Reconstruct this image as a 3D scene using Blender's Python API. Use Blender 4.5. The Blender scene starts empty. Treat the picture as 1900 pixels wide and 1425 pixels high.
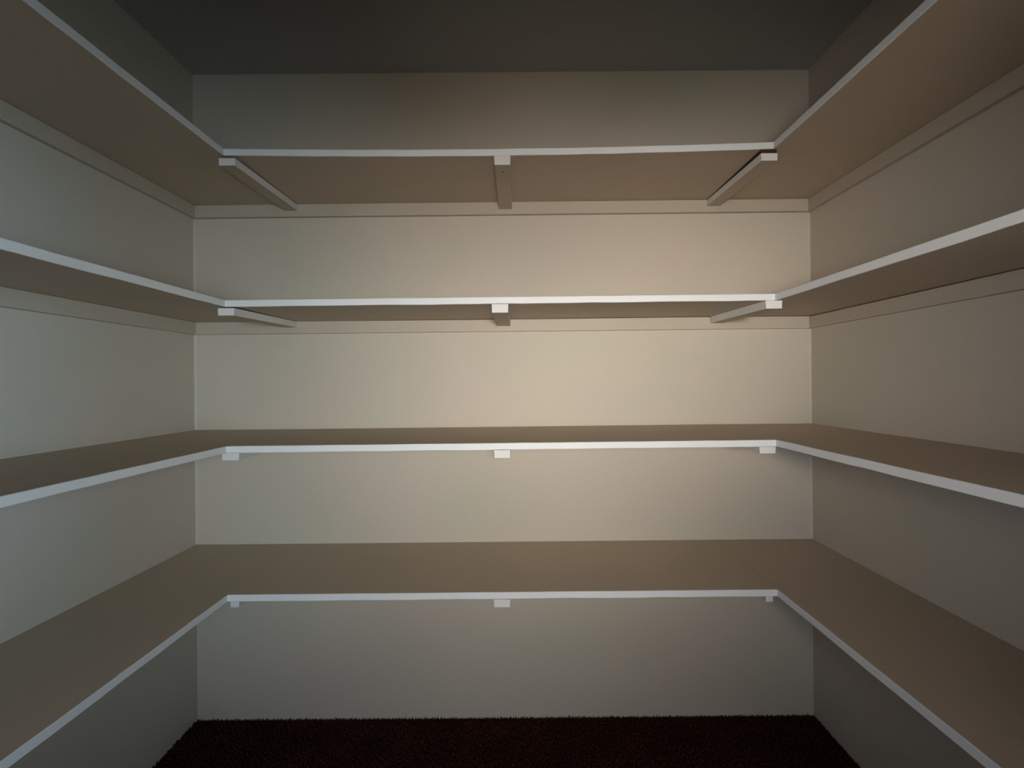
import bpy, bmesh, math, random
from mathutils import Vector, Matrix

# ---------------------------------------------------------------- measures (metres)
EYE = 1.2653                     # camera height over the carpet
D = 1.572                        # back wall (camera stands at y = 0)
XL, XR = -1.2103, 1.1062         # side walls
YN = -0.45                       # front wall, inner face (behind the camera)
H = EYE + 1.1647                 # ceiling
T = 0.019                        # board thickness
FL, FR, FY = XL + 0.369, XR - 0.3589, D - 0.3642   # front edges of the left, right, back boards
DX0, DX1, DZ = -0.46, 0.46, 2.03 # doorway behind the camera
C = bpy.context.scene.collection
sc = bpy.context.scene

# ---------------------------------------------------------------- camera
cd = bpy.data.cameras.new('camera'); cam = bpy.data.objects.new('camera', cd); C.objects.link(cam)
cd.sensor_fit = 'HORIZONTAL'; cd.sensor_width = 36.0
cd.lens = 775.66 / 1900 * 36.0
cd.shift_x = -9.0 / 1900; cd.shift_y = -4.3 / 1900
cd.clip_start = 0.02
cam.matrix_world = Matrix.Translation((0, 0, EYE)) @ Matrix.Rotation(math.radians(90.014), 4, 'X') @ Matrix.Rotation(math.radians(-0.4658), 4, 'Z')
sc.camera = cam

# ---------------------------------------------------------------- light, world, exposure
w = bpy.data.worlds.new('world'); sc.world = w; w.use_nodes = True
bg = w.node_tree.nodes['Background']
bg.inputs[0].default_value = (0.62, 0.70, 0.85, 1); bg.inputs[1].default_value = 0.004

def area(name, loc, target, sx, sy, col, power, spread=180):
    l = bpy.data.lights.new(name, 'AREA'); l.shape = 'RECTANGLE'; l.size = sx; l.size_y = sy
    l.color = col; l.energy = power; l.spread = math.radians(spread)
    o = bpy.data.objects.new(name, l); C.objects.link(o); o.location = loc
    o.rotation_euler = (Vector(target) - Vector(loc)).to_track_quat('-Z', 'Y').to_euler()
    return o
# light of the room beyond the doorway, falling in past the jambs; plus an added, unseen fill lamp just behind the camera
area('doorway_light_centre',(0.1,-1.3,1.28),(0.12,D,1.36),.3,.3, (1.000, 0.935, 0.957), 1.15, 38)
area('doorway_light_warm',(0.1,-1.3,1.3),(0.1,D,1.26),.4,.4, (1.000, 0.778, 0.472), 1.08, 50)
area('camera_fill_light',(0.1,-.3,1.3),(0.12,D,1.26),.15,.15, (1.000, 0.899, 0.710), 1.69, 90)
area('doorway_light_low',(0.0,-1.3,1.1),(0.0,D,0.5),.4,.4, (0.931, 0.941, 1.000), 3.03, 80)
area('doorway_light_low_left',(0.2,-1.3,1.1),(-0.9,D,0.7),.4,.4, (0.536, 0.821, 1.000), 0.84, 60)
area('daylight_left_wall',(0.3,-1.3,1.25),(-1.2,1.2,1.35),.3,.3, (0.80, 0.955, 1.000), 1.72, 50)
area('doorway_light_right_corner',(0.1,-1.3,1.35),(1.0,D,1.62),.2,.2, (1.000, 0.885, 0.692), 0.78, 34)
area('doorway_light_right',(0.05,-1.3,1.4),(0.9,D,1.5),.15,.15, (1.000, 0.941, 0.882), 0.51, 50)
area('doorway_light_right_wall',(-0.3,-1.3,1.25),(1.1,1.3,1.3),.3,.3, (0.417, 0.583, 1.000), 0.36, 45)
area('daylight_strip', (0.75, -1.25, 1.25), (-1.21, 0.72, 1.25), 0.1, 1.2, (0.36, 0.68, 1.0), 0.42, 15)
vs = sc.view_settings
vs.view_transform = 'Standard'; vs.look = 'None'; vs.gamma = 1; vs.use_curve_mapping = False
vs.exposure = 0.0

# ---------------------------------------------------------------- materials
def mat(name, col, rough=0.7, var=0.03, vscale=2.5, tint=None, bumps=((180, 0.25, 0.0006),), spec=0.3):
    m = bpy.data.materials.new(name); m.use_nodes = True
    nt = m.node_tree; N = nt.nodes; L = nt.links
    b = N['Principled BSDF']; b.inputs['Roughness'].default_value = rough
    b.inputs['Specular IOR Level'].default_value = spec
    tc = N.new('ShaderNodeTexCoord')
    n1 = N.new('ShaderNodeTexNoise'); n1.inputs['Scale'].default_value = vscale; n1.inputs['Detail'].default_value = 4
    L.new(tc.outputs['Object'], n1.inputs['Vector'])
    r = N.new('ShaderNodeValToRGB')
    t = tint or (1, 1, 1)
    r.color_ramp.elements[0].position = 0.3; r.color_ramp.elements[1].position = 0.7
    r.color_ramp.elements[0].color = (col[0]*(1-var)/t[0], col[1]*(1-var)*t[1], col[2]*(1-var)/t[2], 1)
    r.color_ramp.elements[1].color = (col[0]*(1+var)*t[0], col[1]*(1+var)/t[1], col[2]*(1+var)*t[2], 1)
    L.new(n1.outputs['Fac'], r.inputs[0]); L.new(r.outputs[0], b.inputs['Base Color'])
    prev = None
    for s, st, dist in bumps:
        n = N.new('ShaderNodeTexNoise'); n.inputs['Scale'].default_value = s; n.inputs['Detail'].default_value = 3
        L.new(tc.outputs['Object'], n.inputs['Vector'])
        bu = N.new('ShaderNodeBump'); bu.inputs['Strength'].default_value = st; bu.inputs['Distance'].default_value = dist
        L.new(n.outputs['Fac'], bu.inputs['Height'])
        if prev: L.new(prev.outputs[0], bu.inputs['Normal'])
        prev = bu
    if prev: L.new(prev.outputs[0], b.inputs['Normal'])
    return m

M = {
 'wall': mat('wall_paint', (0.545, 0.50, 0.43), 0.75, 0.02, 2.4, (1.028, 1.018, 1.005), ((230, 0.35, 0.0008), (14, 0.2, 0.003))),
 'ceiling': mat('ceiling_paint', (0.40, 0.40, 0.40), 0.85, 0.02, 2.2, None, ((160, 0.4, 0.001),)),
 'board': mat('shelf_paint', (0.485, 0.405, 0.315), 0.6, 0.03, 3.0, (1.02, 1.01, 1.01), ((120, 0.25, 0.0006),)),
 'edge': mat('white_edge_paint', (0.70, 0.73, 0.765), 0.5, 0.02, 9.0, None, ((60, 0.3, 0.0008),)),
 'ledger': mat('ledger_paint', (0.47, 0.42, 0.355), 0.6, 0.02, 5.0, None, ((70, 0.3, 0.0008),)),
 'bearer': mat('bearer_paint', (0.66, 0.67, 0.68), 0.55, 0.03, 12.0, None, ((70, 0.35, 0.0010),)),
 'caulk': mat('caulk_bead', (0.56, 0.52, 0.45), 0.6, 0.03, 20.0, None, ((60, 0.4, 0.0015),)),
 'carpet': mat('carpet_back', (0.04, 0.014, 0.010), 0.95, 0.2, 8.0, (1.1, 1.03, 1.05), ((500, 0.8, 0.004),), 0.05),
 'pile': mat('carpet_yarn', (0.052, 0.019, 0.013), 0.95, 0.2, 9.0, (1.1, 1.03, 1.05), (), 0.05),
 'gap_shade': mat('gap_shade_wood', (0.045, 0.022, 0.014), 0.8, 0.2, 30.0, None, ((90, 0.3, 0.0006),)),  # near-black wood tone: shade of the bearer slot put into the colour
 'nail': mat('nail_metal', (0.05, 0.04, 0.035), 0.5, 0.1, 50, None, ()),
}

# ---------------------------------------------------------------- helpers
def link(name, bm, m, parent=None, bevel=0.0, seg=2):
    bmesh.ops.recalc_face_normals(bm, faces=bm.faces[:])
    if bevel:
        bmesh.ops.bevel(bm, geom=bm.edges[:], offset=bevel, segments=seg, profile=0.6, affect='EDGES', clamp_overlap=True)
    me = bpy.data.meshes.new(name); bm.to_mesh(me); bm.free()
    me.materials.append(M[m])
    o = bpy.data.objects.new(name, me); C.objects.link(o)
    if parent: o.parent = parent
    return o

def prism(bm, top, bot):
    """closed solid between two loops of the same length"""
    n = len(top)
    a = [bm.verts.new(p) for p in top]; b = [bm.verts.new(p) for p in bot]
    bm.faces.new(a); bm.faces.new(list(reversed(b)))
    for i in range(n):
        j = (i+1) % n
        bm.faces.new((a[i], b[i], b[j], a[j]))

def box(bm, x0, x1, y0, y1, z0, z1):
    prism(bm, [(x0,y0,z1),(x1,y0,z1),(x1,y1,z1),(x0,y1,z1)], [(x0,y0,z0),(x1,y0,z0),(x1,y1,z0),(x0,y1,z0)])

def struct(name, bm, m, parent=None, bevel=0):
    o = link(name, bm, m, parent, bevel)
    if not parent: o['kind'] = 'structure'
    return o

# ---------------------------------------------------------------- room shell
W = 0.11
bm = bmesh.new(); box(bm, XL-W, XR+W, YN-W, D+W, -0.08, 0.0); struct('floor', bm, 'carpet')
bm = bmesh.new(); box(bm, XL-W, XR+W, YN-W, D+W, H, H+0.08); struct('ceiling', bm, 'ceiling')
bm = bmesh.new(); box(bm, XL, XR, D, D+W, 0, H); struct('wall_back', bm, 'wall')
bm = bmesh.new(); box(bm, XL-W, XL, YN-W, D+W, 0, H); struct('wall_left', bm, 'wall')
bm = bmesh.new(); box(bm, XR, XR+W, YN-W, D+W, 0, H); struct('wall_right', bm, 'wall')
bm = bmesh.new()
prism(bm, [(XL,YN,0),(XL,YN,H),(XR,YN,H),(XR,YN,0),(DX1,YN,0),(DX1,YN,DZ),(DX0,YN,DZ),(DX0,YN,0)],
          [(XL,YN-W,0),(XL,YN-W,H),(XR,YN-W,H),(XR,YN-W,0),(DX1,YN-W,0),(DX1,YN-W,DZ),(DX0,YN-W,DZ),(DX0,YN-W,0)])
struct('wall_front', bm, 'wall')

# caulked inside corners: a thin concave bead from floor to ceiling
def corner_bead(name, cx, sx, z0, z1, r=0.0055):
    bm = bmesh.new(); rnd = random.Random(name)
    rings = []
    n = 40
    for k in range(n+1):
        z = z0 + (z1-z0)*k/n
        rr = r*(0.8 + 0.4*rnd.random())
        ring = [(cx, D, z)]
        for q in range(5):
            a = math.pi/2*q/4
            # concave cove between (cx+rr, D) and (cx, D-rr)
            ring.append((cx + sx*(rr - rr*math.sin(a)), D - (rr - rr*math.cos(a)), z))
        rings.append([bm.verts.new(p) for p in ring])
    for k in range(n):
        a, b = rings[k], rings[k+1]
        for i in range(6):
            j = (i+1) % 6
            bm.faces.new((a[i], a[j], b[j], b[i]))
    bm.faces.new(rings[0]); bm.faces.new(list(reversed(rings[-1])))
    return struct(name, bm, 'caulk')
corner_bead('trim_1', XL, 1, 0.665, 1.875)
corner_bead('trim_2', XR, -1, 0.67, 1.885)

# carpet pile: uncountable, one object of small leaning tufts
def carpet():
    rnd = random.Random(5)
    verts, faces = [], []
    def tuft(x, y, h, r):
        b = len(verts); a0 = rnd.random()*6.28
        lx, ly = (rnd.random()-.5)*0.006, (rnd.random()-.5)*0.006
        for k in range(3):
            a = a0 + k*2.094
            verts.append((x+r*math.cos(a), y+r*math.sin(a), 0.0))
        for k in range(3):
            a = a0 + 0.5 + k*2.094
            verts.append((x+lx+r*.55*math.cos(a), y+ly+r*.55*math.sin(a), h))
        for k in range(3):
            j = (k+1) % 3
            faces.append((b+k, b+j, b+3+j, b+3+k))
        faces.append((b+3, b+4, b+5))
    st = 0.0068
    y = 0.55
    while y < D-0.003:
        x = XL+0.004
        while x < XR-0.004:
            tuft(x+(rnd.random()-.5)*st*.7, min(D-.002, y+(rnd.random()-.5)*st*.7), 0.007+0.0045*rnd.random(), 0.0030)
            x += st
        y += st
    me = bpy.data.meshes.new('carpet_pile'); me.from_pydata(verts, [], faces); me.update()
    me.materials.append(M['pile'])
    o = bpy.data.objects.new('carpet_pile', me); C.objects.link(o)
    o['kind'] = 'stuff'; o['label'] = 'dark maroon brown carpet pile covering the closet floor'; o['category'] = 'carpet'
carpet()

# ---------------------------------------------------------------- the four U-shaped shelves
YS = -0.30                        # near ends of the side boards
def make_shelf(z, b, t, label, led, bear, sag=0.0):
    """z: top of the front edge over the eye; b: rise to the wall; t: rise to the right per metre"""
    Z = EYE + z
    h = lambda x: Z + t*x
    root = bpy.data.objects.new('wall_shelf', None); C.objects.link(root)
    root['label'] = label; root['category'] = 'shelf'; root['group'] = 'U-shaped shelves of the closet'
    root.location = (0, D, Z); bpy.context.view_layer.update()
    zi = Z
    def part(name, bm, m, parent, bevel=0.0):
        ox, oy, oz = (0, D, zi)
        bmesh.ops.translate(bm, verts=bm.verts[:], vec=(-ox, -oy, -oz))
        return link(name, bm, m, parent, bevel)
    E = 0.0025                     # thickness of the edge strip
    g = 0.0004                     # hairline joint between the boards
    def board(pts):
        bm = bmesh.new()
        n = len(pts)
        a = [bm.verts.new(p) for p in pts]; c = [bm.verts.new((p[0], p[1], p[2]-T)) for p in pts]
        bm.faces.new(a); bm.faces.new(list(reversed(c)))
        for i in range(n):
            j = (i+1) % n; bm.faces.new((a[i], c[i], c[j], a[j]))
        bmesh.ops.triangulate(bm, faces=[f for f in bm.faces if len(f.verts) > 4])
        return bm
    def strip(p, q, nx, ny, sg=0.0):
        """white edge strip from p to q on the front face, normal (nx, ny)"""
        bm = bmesh.new(); n = 24; rings = []
        rnd = random.Random(round(p[2]*997+p[0]*13))
        for k in range(n+1):
            f = k/n
            x = p[0]+(q[0]-p[0])*f; y = p[1]+(q[1]-p[1])*f; zt = p[2]+(q[2]-p[2])*f
            j1 = (rnd.random()-.5)*0.0008; j2 = (rnd.random()-.5)*0.0012
            if k in (0, n): j1 = j2 = 0
            zt += j1 - sg*4*f*(1-f); zb = zt - T - 0.0006 + j2
            ro = 0.0012
            x1, y1 = x+nx*E, y+ny*E
            xm, ym = x+nx*(E-ro), y+ny*(E-ro)
            rings.append([bm.verts.new(v) for v in ((x,y,zt),(xm,ym,zt),(x1,y1,zt-ro),(x1,y1,zb+ro),(xm,ym,zb),(x,y,zb))])
        for k in range(n):
            a, b2 = rings[k], rings[k+1]
            for i in range(6):
                j = (i+1) % 6; bm.faces.new((a[i], a[j], b2[j], b2[i]))
        bm.faces.new(rings[0]); bm.faces.new(list(reversed(rings[-1])))
        return bm
    hl, hr = h(-1), h(1)
    # left board, back board, right board (hairline joints over the end bearers)
    xa, xb, yf = FL-E, FR+E, FY+E
    lb = part('shelf_board', board([(XL,YS,hl+b),(xa,YS,hl),(xa,FY,hl),(FL-g,FY,hl),(FL-g,D,hl+b),(XL,D,hl+b)]), 'board', root)
    bm = bmesh.new(); n = 16; rows = []       # back board, sagging a little between its ends
    for k in range(n+1):
        f = k/n; x = FL+g+(FR-FL-2*g)*f; zz = hl+(hr-hl)*f; d = sag*4*f*(1-f)
        rows.append([bm.verts.new(v) for v in ((x,yf,zz-d),(x,D,zz+b),(x,D,zz+b-T),(x,yf,zz-d-T))])
    for k in range(n):
        for i in range(4):
            j = (i+1) % 4; bm.faces.new((rows[k][i],rows[k][j],rows[k+1][j],rows[k+1][i]))
    bm.faces.new(rows[0]); bm.faces.new(list(reversed(rows[-1])))
    bb = part('shelf_board', bm, 'board', root)
    rb = part('shelf_board', board([(XR,YS,hr+b),(xb,YS,hr),(xb,FY,hr),(FR+g,FY,hr),(FR+g,D,hr+b),(XR,D,hr+b)]), 'board', root)
    part('front_edge', strip((xa,YS,hl),(xa,FY-0.0002,hl),1,0), 'edge', lb)
    part('front_edge', strip((FL-E*.3,yf,hl),(FR+E*.3,yf,hr),0,-1,sag), 'edge', bb)
    part('front_edge', strip((xb,YS,hr),(xb,FY-0.0002,hr),-1,0), 'edge', rb)
    # wall ledgers under the boards
    lh, lt = 0.046, 0.016
    gl = led
    def beam(p0, p1):
        """p = (x0, x1, y0, y1, ztop, zbot) is not needed: two end sections joined"""
        bm = bmesh.new()
        a = [bm.verts.new(v) for v in p0]; c = [bm.verts.new(v) for v in p1]
        bm.faces.new(a); bm.faces.new(list(reversed(c)))
        for i in range(4):
            j = (i+1) % 4; bm.faces.new((a[i], c[i], c[j], a[j]))
        return bm
    def under(x, y):   # underside of the boards near the walls
        if y < D-0.2:
            return (hl if x < 0 else hr) + b - T
        return (hl + (hr-hl)*min(1, max(0, (x-FL)/(FR-FL)))) + b - T
    e = 0.0003
    zl, zr = hl+b-T-e-gl[0], hr+b-T-e-gl[1]
    part('wall_ledger', beam([(XL+lt,D,zl),(XL+lt,D-lt,zl-.0005),(XL+lt,D-lt,zl-lh+gl[0]),(XL+lt,D,zl-lh+gl[0])],
                             [(XR-lt,D,zr),(XR-lt,D-lt,zr-.0005),(XR-lt,D-lt,zr-lh+gl[1]),(XR-lt,D,zr-lh+gl[1])]), 'ledger', root, 0.0012)
    zl = hl+b-T-e
    part('wall_ledger', beam([(XL,YS,zl),(XL+lt,YS,zl-.0005),(XL+lt,YS,zl-lh),(XL,YS,zl-lh)],
                             [(XL,D,zl),(XL+lt,D,zl-.0005),(XL+lt,D,zl-lh),(XL,D,zl-lh)]), 'ledger', root, 0.0012)
    zr = hr+b-T-e
    part('wall_ledger', beam([(XR,YS,zr),(XR-lt,YS,zr-.0005),(XR-lt,YS,zr-lh),(XR,YS,zr-lh)],
                             [(XR,D,zr-gl[2]),(XR-lt,D,zr-gl[2]-.0005),(XR-lt,D,zr-lh),(XR,D,zr-lh)]), 'ledger', root, 0.0012)
    # bearers from the front edge back to the ledger
    for (x, wd, ht, drop, dropb, rec, nail) in bear:
        zf = h(max(-1, min(1, x))) - T - 0.0008 - drop
        if x < FL+.05: zf = hl - T - 0.0008 - drop
        if x > FR-.05: zf = hr - T - 0.0008 - drop
        zb = zf + drop + b - dropb
        if FL+.1 < x < FR-.1: zf -= sag
        y0, y1 = FY + rec, D - lt
        a = wd/2
        bm = beam([(x-a,y0,zf),(x+a,y0,zf),(x+a*.96,y0,zf-ht),(x-a*.96,y0,zf-ht)],
                  [(x-a,y1,zb),(x+a,y1,zb),(x+a,y1,zb-ht),(x-a,y1,zb-ht)])
        br = part('support_bearer', bm, 'bearer', root, 0.0018)
        # undersides in the board colour; hidden tops darkened to paint in gap shade
        br.data.materials.append(M['board']); br.data.materials.append(M['gap_shade'])
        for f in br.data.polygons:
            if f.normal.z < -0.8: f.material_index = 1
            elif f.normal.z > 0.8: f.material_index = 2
        if drop > 0.01:            # dark strip painting in the shade of the slot above the dropped bearer
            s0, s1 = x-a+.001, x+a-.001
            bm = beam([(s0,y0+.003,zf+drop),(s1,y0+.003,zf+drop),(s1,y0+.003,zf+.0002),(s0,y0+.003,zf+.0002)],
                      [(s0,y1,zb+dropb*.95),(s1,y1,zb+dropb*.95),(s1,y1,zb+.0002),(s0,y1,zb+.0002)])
            part('gap_shade_strip', bm, 'gap_shade', br)
        if nail:
            bm = bmesh.new()
            yy = y0+0.045; zz = zf + (zb-zf)*0.045/(y1-y0) - ht
            bmesh.ops.create_cone(bm, cap_ends=True, segments=14, radius1=0.0022, radius2=0.0028, depth=0.0012,
                                  matrix=Matrix.Translation((x+.001, yy, zz-0.0004)))
            part('nail_head', bm, 'nail', br)
    return root

# x, width, height, drop of the top at the front, drop at the wall, recess, nail
make_shelf(0.6843, 0.0053, 0.0033, 'topmost U-shaped shelf, just under the dark ceiling, seen from below', (0, 0, 0),
    [(-0.834, .048, .022, .007, .001, .001, 0), (-0.037, .048, .027, 0, 0, .0, 1), (0.736, .048, .022, .012, .003, .001, 0)], sag=0.0100)
make_shelf(0.2458, 0.0077, 0.0028, 'second U-shaped shelf from the ceiling, underside still visible, just above eye level', (0, .003, .003),
    [(-0.840, .048, .022, .003, 0, .001, 0), (-0.047, .049, .026, 0, 0, .0, 0), (0.744, .048, .024, 0, 0, -.002, 0)])
make_shelf(-0.1767, 0.0083, 0.0029, 'third U-shaped shelf from the ceiling, its narrow tan top visible below the brightest wall', (0, 0, 0),
    [(-0.835, .050, .022, .001, 0, .008, 0), (-0.044, .048, .024, 0, 0, .0, 0), (0.727, .048, .020, .001, 0, .006, 0)])
make_shelf(-0.608, 0.0070, 0.0013, 'lowest U-shaped shelf, wide tan top, nearest the dark carpet', (0, 0, 0),
    [(-0.833, .026, .026, 0, 0, .018, 0), (-0.048, .048, .024, 0, 0, .0, 0), (0.737, .022, .026, 0, 0, .020, 0)])
